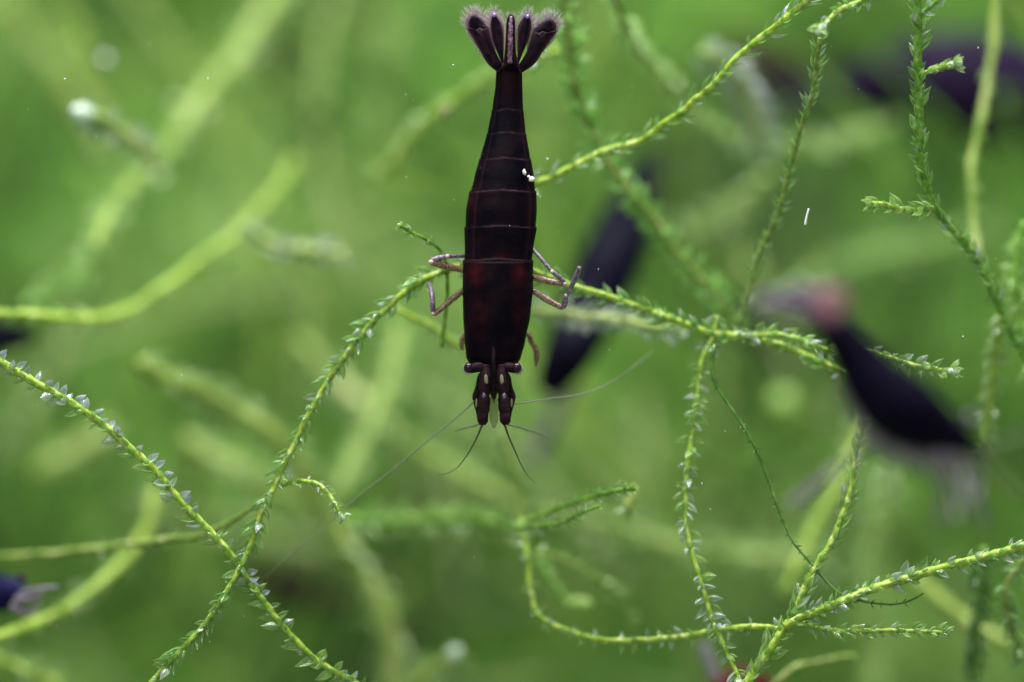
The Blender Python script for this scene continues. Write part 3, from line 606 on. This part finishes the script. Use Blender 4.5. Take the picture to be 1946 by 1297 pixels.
    inn = [([(954,122),(945,100),(935,75),(931.5,50),(934,33),(939,24.5),(945,32),(953,44),(956.5,60),(957,85),(957,118)], ((951,112),(940,36)), [(932,56),(932,38),(938,25),(946,32),(955,46),(957,60)], (-.12, -1), (939,29)),
           ([(986,122),(994,100),(1004,75),(1009.5,50),(1008,35),(1002.5,26),(995,33),(987,45),(984,60),(983.5,85),(983.5,118)], ((989,112),(1001,37)), [(1010,58),(1010,40),(1003,27),(996,33),(986,46),(983,62)], (.12, -1), (1002,32))]
    for ol, sp, e, od, gl in inn:
        b = blade(root, 'inner_fan_lobe', ol, sp, 3, 8, M['shell_fan'], attr_lip=1)
        fringe(b, e, od, 150, 16, 4, 41)
        mi = [(x + (3 if x > ol[6][0] else -3), y - 4) for x, y in e] + [(ol[-1][0], 100), (ol[1][0], 100)]
        blade(b, 'membrane', mi, (sp[0], sp[1]), 12, 2, M['membrane'])
        c = P(gl[0], gl[1], -6); Ve, Fe = ellipsoid(c, (Vector((.0035, 0, 0)), Vector((0, .003, 0)), Vector((0, 0, .0045))), 8, 6); mesh_obj('violet_spot', Ve, Fe, M['violet_tip'], b)
    # eyes
    for sgn, cx, ex in ((-1, 913, 890.5), (1, 963, 982)):
        Vs, Fs = tube([(938 + sgn * 10, 705, 4, 6), (cx, 698, -1, 9.5), (ex - sgn * 7, 700, -3, 9.6), (ex, 700, -4, 8.5)], 10, 3); es = mesh_obj('eyestalk', Vs, Fs, M['peduncle'], root, attr={'lip': [0.0] * len(Vs), 'warm': [.12] * len(Vs)})
        c = P(ex, 699.5, -6); Ve, Fe = ellipsoid(c, (Vector((.0096, 0, 0)), Vector((0, .0100, 0)), Vector((0, 0, .0104))), 20, 14); mesh_obj('eye', Ve, Fe, M['eye'], es)
        c = P(ex + sgn * 1.2, 701.5, 2); Ve, Fe = ellipsoid(c, (Vector((.0112, 0, 0)), Vector((0, .0085, 0)), Vector((0, 0, .0118))), 20, 14); mesh_obj('cornea_rim', Ve, Fe, M['halo'], es)
    # feeler bases, three joints each, and the blade-like scales beside them
    for s_, X in ((-1, lambda d: 938.5 - d), (1, lambda d: 939 + d)):
        for k, seg in enumerate([[(14, 694, 2, 10), (14.5, 712, 0, 12.5), (16.5, 736, -2, 12.5), (17.5, 750, -2, 10)], [(17.5, 750, -3, 9.5), (18, 762, -4, 11), (19, 778, -4, 11), (20, 784, -4, 9.5)], [(19.5, 783, -4, 9.5), (20.5, 792, -4, 10.5), (21.5, 802, -4, 9.5), (22, 808, -4, 5)]]):
            pts = [(X(a), b, c, d) for a, b, c, d in seg]; Vp, Fp = tube(pts, 12, 2.5, .12, k); mesh_obj('feeler_joint', Vp, Fp, M['peduncle'], root, attr={'lip': [.08 if i > len(Vp) * .8 else 0 for i in range(len(Vp))], 'warm': [.12] * len(Vp)})
        sc = [(X(22), 702), (X(31), 715), (X(35), 735), (X(41), 752), (X(40), 762), (X(35), 780), (X(31), 798), (X(27), 808), (X(22), 800), (X(18), 770), (X(16), 730)]
        b = blade(root, 'feeler_scale', sc, ((X(25), 715), (X(27), 795)), 12, 6, M['peduncle'], attr_lip=1)
        c = P(X(14.5), 722, -13.5); Ve, Fe = ellipsoid(c, (Vector((.0036, 0, .0008)), Vector((0, .0012, 0)), Vector((-.001, 0, .010))), 10, 8); mesh_obj('cream_patch', Ve, Fe, M['cream'], root)
        c = P(X(33), 766, 4); Ve, Fe = ellipsoid(c, (Vector((.0025, 0, .001)), Vector((0, .002, 0)), Vector((0, 0, .009))), 8, 6); mesh_obj('cream_patch', Ve, Fe, M['cream'], b)
        c = P(X(19), 753, -13); Ve, Fe = ellipsoid(c, (Vector((.0035, 0, 0)), Vector((0, .002, 0)), Vector((0, 0, .006))), 8, 6); mesh_obj('violet_spot', Ve, Fe, M['leg_violet'], root)
    blade(root, 'gap_filler', [(930,690),(928,715),(930,740),(934,756),(938.5,762),(943,756),(947,740),(949,715),(947,690)], ((938.5, 700), (938.5, 748)), 24, 5, M['peduncle'])  # dark plate added to shade the open gap between the feeler bases
    blade(root, 'mouth_plate', [(934,742),(931,760),(929,785),(933,806),(938,815),(944,808),(947,790),(945,765),(942,742)], ((938, 750), (938, 802)), 20, 3, M['wedge'])
    # feelers
    def feeler(name, pts, mat):
        V, F = tube(pts, 6, 4, 0, 0); return mesh_obj(name, V, F, M[mat], root)
    feeler('long_feeler', [(902,762,10,2.2),(880,783,16,2.0),(845,812,26,2.0),(800,848,40,1.9),(740,898,60,1.8),(680,945,80,1.5),(620,1000,100,1.0),(550,1056,120,.7),(470,1130,140,.4)], 'antenna')
    feeler('long_feeler', [(977,768,10,2.0),(1000,765,18,1.9),(1050,757,40,1.8),(1100,750,65,1.7),(1140,737,95,1.6),(1185,712,130,1.5),(1240,668,220,.9)], 'antenna')
    feeler('short_feeler', [(917,806,-2,2.6),(907,830,-4,2.0),(893,857,-4,1.5),(878,878,-4,1.1),(868,890,-3,.7),(850,900,0,.55),(830,904,4,.5)], 'antenna_dark')
    feeler('short_feeler', [(959,808,-2,2.6),(968,833,-4,2.0),(980,860,-4,1.6),(991,885,-4,1.2),(1001,901,-4,.9),(1009,911,-2,.7),(1017,917,0,.7)], 'antenna_dark')
    feeler('short_feeler', [(912,806,8,2.0),(900,810,20,2.4),(885,813,50,2.6),(865,818,80,1.6)], 'antenna')
    feeler('short_feeler', [(965,808,8,2.0),(985,812,20,2.6),(1005,818,50,2.8),(1025,824,80,2.2),(1045,833,110,1.2)], 'antenna')
    # legs
    B, Vt_ = M['leg'], M['leg_violet']
    leg(root, [(960,515,50,6),(1012,527,30,5.4),(1040,534,22,5.6),(1073,541,14,4.2)], B, [(1073,540,10,4)])
    leg(root, [(1073,539,12,3.8),(1063,527,8,4.2),(1050,517,6,3.4),(1031,495,12,3.3),(1012,474,24,3.2),(990,452,40,2.5)], Vt_, [(1049,517,4,4)])
    leg(root, [(960,525,60,6),(1012,553,40,5.2),(1040,570,34,5.6),(1069,586,28,4.4)], B, [(1071,585,24,4.2)])
    leg(root, [(1070,586,26,4.2),(1074,573,18,5.2),(1077,563,12,3.6),(1088,540,0,4.2),(1098,518,-14,4.6),(1101,508,-20,3.4)], Vt_, [(1076,562,10,4)])
    leg(root, [(940,530,60,6),(880,514,34,4.8),(852,507,24,6),(820,498,14,6.2)], B, [(819,499,10,5.6)])
    leg(root, [(820,496,14,5.2),(835,491,16,5.0),(849,488,22,4.0),(870,487,34,3.4),(900,487,50,3)], Vt_, [(850,488,16,4.4)])
    leg(root, [(940,520,70,6),(882,552,44,5.2),(852,575,36,5.2),(825,598,30,4.2)], B, [(823,597,26,4.4)])
    leg(root, [(824,598,30,4.4),(823,585,26,4.6),(822,573,24,4.2),(820,555,40,4.6),(815,540,60,3.8)], Vt_)
    leg(root, [(960,630,80,5),(1001,635,80,4.6),(1010,650,84,5),(1018,666,90,4.6),(1019,680,96,4.4),(1017,695,104,2)], B)
    leg(root, [(930,630,80,5),(886,636,80,4.6),(878,650,84,5),(879,665,90,3)], B)
    for (x, y, rx, ry, an) in ((996.5, 328, 3.2, 6.2, .15), (1004, 336, 3.4, 2.6, 0), (1010, 341, 6.2, 5.0, .4)):
        c = P(x, y, 5 if x > 1000 else -6)
        V_, F_ = ellipsoid(c, (Vector((rx / 1000 * math.cos(an), 0, rx / 1000 * math.sin(an))), Vector((0, .005, 0)), Vector((-ry / 1000 * math.sin(an), 0, ry / 1000 * math.cos(an)))), 10, 8)
        V_ = [v + Vector((0, 0, 0)) + (v - c) * (.35 * noise.noise(v * 320)) for v in V_]
        o = mesh_obj('white_fleck', V_, F_, M['white'], origin=c); o['label'] = {996.5: 'long white fleck on the side of the sharp shrimp, upper one', 1004: 'tiny white fleck between the two larger flecks on the sharp shrimp', 1010: 'largest white fleck, at the right edge of the sharp shrimp'}[x]; o['category'] = 'fleck'
main_shrimp()

def soft_shrimp(label, spine, mat, legs=(), eye=None, feelers=(), fan=None, fanmat='pinkfan', depth=1.2, warm=0.0, legmat='leg_pale', legr=5, stalk=None):
    """a shrimp out of focus: spine (x,y,z,half-width) tail to head"""
    root = empty('shrimp', P(*spine[len(spine) // 2][:3]), label, 'shrimp', SH)
    p = catmull(spine, 5); w = [PX(q) for q in p]; fr = frames([a for a, _ in w]); nc = 28; V = []; F = []; lip = []
    for i, ((c, r), (t, u, s)) in enumerate(zip(w, fr)):
        seg = (i % 9) / 9 if i < len(p) * .62 else 0
        for j in range(nc):
            a = 2 * math.pi * j / nc; f = 1 + .03 * seg
            V.append(c + u * (math.cos(a) * r * f * .8) + s * (math.sin(a) * r * f)); lip.append(.3 if seg > .8 else 0)
    for i in range(len(p) - 1):
        for j in range(nc):
            a = i * nc + j; b = i * nc + (j + 1) % nc; F.append((a, b, b + nc, a + nc))
    F.append(tuple(range(nc - 1, -1, -1))); F.append(tuple(range((len(p) - 1) * nc, len(p) * nc)))
    mesh_obj('body', V, F, M[mat], root, attr={'lip': lip, 'warm': [warm] * len(V)})
    for l in legs:
        V, F = tube(l, 6, 8); mesh_obj('leg', V, F, M[legmat], root)
    for f in feelers:
        V, F = tube(f, 5, 10); mesh_obj('feeler', V, F, M['antenna'], root)
    if stalk:
        V, F = tube(stalk, 8, 4); es = mesh_obj('eyestalk', V, F, M[mat], root, attr={'lip': [0] * len(V), 'warm': [0.0] * len(V)})
    if eye:
        c, r = PX(eye); V, F = ellipsoid(c, (Vector((r, 0, 0)), Vector((0, r, 0)), Vector((0, 0, r))), 14, 10); mesh_obj('eye', V, F, M['leg_violet'] if fan else M['eye'], root)
    for ol, sp, z, m_ in (fan or ()):
        blade(root, 'fan_lobe', ol, sp, z, 6, M[m_])
    return root
Z2 = -620
soft_shrimp('blurred navy shrimp on the right with a pink tail fan, head down to the right',
    [(1540,588,Z2+10,24),(1572,612,Z2,29),(1615,663,Z2,41),(1660,725,Z2,56),(1708,772,Z2,66),(1756,803,Z2,59),(1800,826,Z2,40),(1835,843,Z2,22),(1862,855,Z2,11),(1880,862,Z2,4)], 'shell_navy',
    legs=[[(1700,830,Z2,9),(1640,850,Z2+20,7),(1600,880,Z2+40,7),(1545,925,Z2+60,9),(1503,960,Z2+80,11)],
          [(1740,850,Z2,8),(1700,880,Z2,5),(1690,920,Z2,5),(1700,960,Z2,3)],
          [(1755,850,Z2,10),(1765,890,Z2,7),(1790,930,Z2,6),(1785,985,Z2,8),(1782,1005,Z2,4)],
          [(1810,855,Z2,12),(1835,890,Z2,7),(1850,930,Z2,6),(1865,980,Z2,9),(1870,1005,Z2,4)],
          [(1775,860,Z2,16),(1802,900,Z2,9),(1815,940,Z2,6),(1818,985,Z2-60,6)], [(1840,855,Z2,10),(1855,880,Z2,7),(1862,915,Z2,5),(1850,950,Z2-60,5)],
          [(1790,855,Z2,18),(1800,885,Z2,12),(1795,915,Z2,6)], [(1815,855,Z2,14),(1822,885,Z2,9),(1832,915,Z2-40,5),(1832,960,Z2-60,5)],
          [(1608,705,Z2+20,16),(1606,745,Z2+20,13),(1622,778,Z2+20,6)],[(1632,765,Z2+20,18),(1636,812,Z2+20,14),(1660,845,Z2+20,7)],[(1670,805,Z2+20,20),(1678,850,Z2+20,15),(1700,876,Z2+20,7)],[(1715,835,Z2+10,20),(1728,872,Z2+10,14),(1750,892,Z2+10,7)],[(1670,800,Z2+20,24),(1700,840,Z2+20,18),(1745,862,Z2+20,10)],[(1720,830,Z2+20,26),(1770,862,Z2+20,22),(1830,868,Z2+20,12)]],
    feelers=[[(1870,858,Z2,4),(1905,842,Z2-20,4),(1960,820,Z2-40,4)], [(1868,860,Z2,4),(1900,900,Z2,3),(1946,950,Z2,3)]],
    eye=(1844,796,Z2,12), stalk=[(1815,820,Z2,12),(1835,802,Z2,9),(1842,798,Z2,9)],
    fan=[([(1585,614),(1556,596),(1545,566),(1556,546),(1586,542),(1606,560),(1604,590)], ((1578,600),(1575,560)), Z2-190, 'pinkfan'),
         ([(1566,612),(1520,608),(1465,598),(1430,580),(1455,560),(1520,548),(1560,570)], ((1555,595),(1460,578)), Z2-150, 'leg_violet'),
         ([(1558,602),(1530,585),(1500,552),(1512,536),(1550,548),(1578,590)], ((1562,592),(1518,552)), Z2-150, 'leg_violet')])
soft_shrimp('dark blurred shrimp right behind the sharp one, tail up',
    [(1243,285,1400,14),(1223,345,1250,34),(1192,420,1080,50),(1157,500,1000,58),(1118,590,950,58),(1085,660,860,50),(1055,715,850,38),(1035,748,850,20)], 'shell_navy',
    legs=[[(1120,640,1100,14),(1060,780,1150,14),(1015,870,1200,18)]], legmat='leg_violet')
soft_shrimp('blurred violet-black shrimp lying across the top right',
    [(1400,215,1900,22),(1500,195,1850,32),(1600,178,1750,44),(1690,160,1650,60),(1770,152,1600,88),(1850,162,1600,104),(1920,180,1600,100),(2010,205,1600,80)], 'shell_violet')
soft_shrimp('cropped blue shrimp at the bottom left edge with pale feelers',
    [(-160,1115,500,25),(-80,1122,480,36),(-15,1128,460,38),(22,1130,450,32),(44,1132,450,20),(62,1130,450,8)], 'shell_blue',
    legs=[[(20,1150,300,8),(50,1165,300,7),(75,1150,300,5)], [(40,1130,300,8),(75,1120,280,5),(110,1115,280,3)], [(30,1140,300,9),(62,1138,290,8),(80,1128,290,4)]], eye=(42,1098,300,9))
soft_shrimp('dark blur of a shrimp at the left edge above the beaded strand',
    [(-180,625,800,30),(-90,632,800,38),(-20,640,800,34),(35,640,800,22),(70,636,800,9)], 'shell_navy')
soft_shrimp('reddish brown blurred shrimp at the bottom edge, mostly out of frame',
    [(1345,1330,500,20),(1385,1305,500,30),(1420,1300,500,34),(1460,1320,500,26),(1500,1350,500,16)], 'shell_red', legs=[[(1365,1300,500,12),(1345,1250,500,12),(1335,1225,500,9)]])
soft_shrimp('faint brown shrimp far back near the top left', [(520,60,2100,14),(535,100,2100,30),(545,140,2100,28),(540,180,2100,12)], 'shell_brown')
soft_shrimp('faint brown shrimp far back at the lower left crossing', [(440,1080,1700,16),(490,1095,1800,30),(550,1115,1900,44),(610,1130,1900,40),(650,1140,1900,16)], 'shell_brown')
soft_shrimp('dim shrimp deep behind the upper right strands', [(1380,90,1900,16),(1430,110,1900,34),(1500,125,1900,40),(1560,120,1900,20)], 'shell_brown')

# ---------------------------------------------------------------- things drifting in the water
def specks():
    rr = random.Random(5); parts = []
    fixed = [(123,150,0,5),(395,149,60,5),(771,180,0,3),(861,124,0,3),(772,337,0,2.6),(615,331,0,2),(183,260,10,2.6),(1040,303,60,5),(1350,968,0,3),(1334,919,30,3.4),(1859,91,0,2.5),(1830,640,0,3),(1137,512,0,2.5),(1158,665,0,2),(345,713,0,3),(71,770,0,2)]
    for i in range(90): fixed.append((rr.uniform(0, W), rr.uniform(0, H), rr.uniform(-25, 25), rr.uniform(.7, 1.6)))
    for x, y, z, r in fixed:
        c, rw = PX((x, y, z, r * .55)); parts.append(ellipsoid(c, (Vector((rw * rr.uniform(.5, 1), 0, 0)), Vector((0, rw, 0)), Vector((0, 0, rw * rr.uniform(.6, 1.3)))), 6, 4))
    V, F = join(parts); o = mesh_obj('water_specks', V, F, M['speck'], kind='stuff'); o['label'] = 'tiny white specks drifting in the water'; o['category'] = 'specks'
specks()
def disc(x, y, z, r, mat, label, name='drifting_particle'):
    c, rw = PX((x, y, z, r)); V, F = ellipsoid(c, (Vector((rw, 0, 0)), Vector((0, rw, 0)), Vector((0, 0, rw))), 12, 8)
    V = [v + (v - c) * .2 * noise.noise(v * 60) for v in V]
    o = mesh_obj(name, V, F, M[mat], origin=c); o['label'] = label; o['category'] = 'particle'
disc(1488, 766, 1250, 27, 'tip_green', 'pale green round blur between the right shrimp and the silvery strand')
disc(845, 212, 420, 8, 'membrane', 'greyish blurred particle left of the tail')
disc(200, 113, 900, 8, 'speck', 'faint round particle near the top left')
disc(1012, 124, 220, 7, 'tip', 'bright green-white bead at the right root of the tail fan')
V, F = tube([(1537,397,0,1.8),(1533,412,0,2.2),(1530,428,0,2.6)], 6, 4, .3, 2); o = mesh_obj('drifting_fibre', V, F, M['speck'], origin=P(1533,412,0)); o['label'] = 'short pale fibre floating below the dark saw-edged strand'; o['category'] = 'fibre'
for ob in scene.objects:
    if '_o' in ob: del ob['_o']
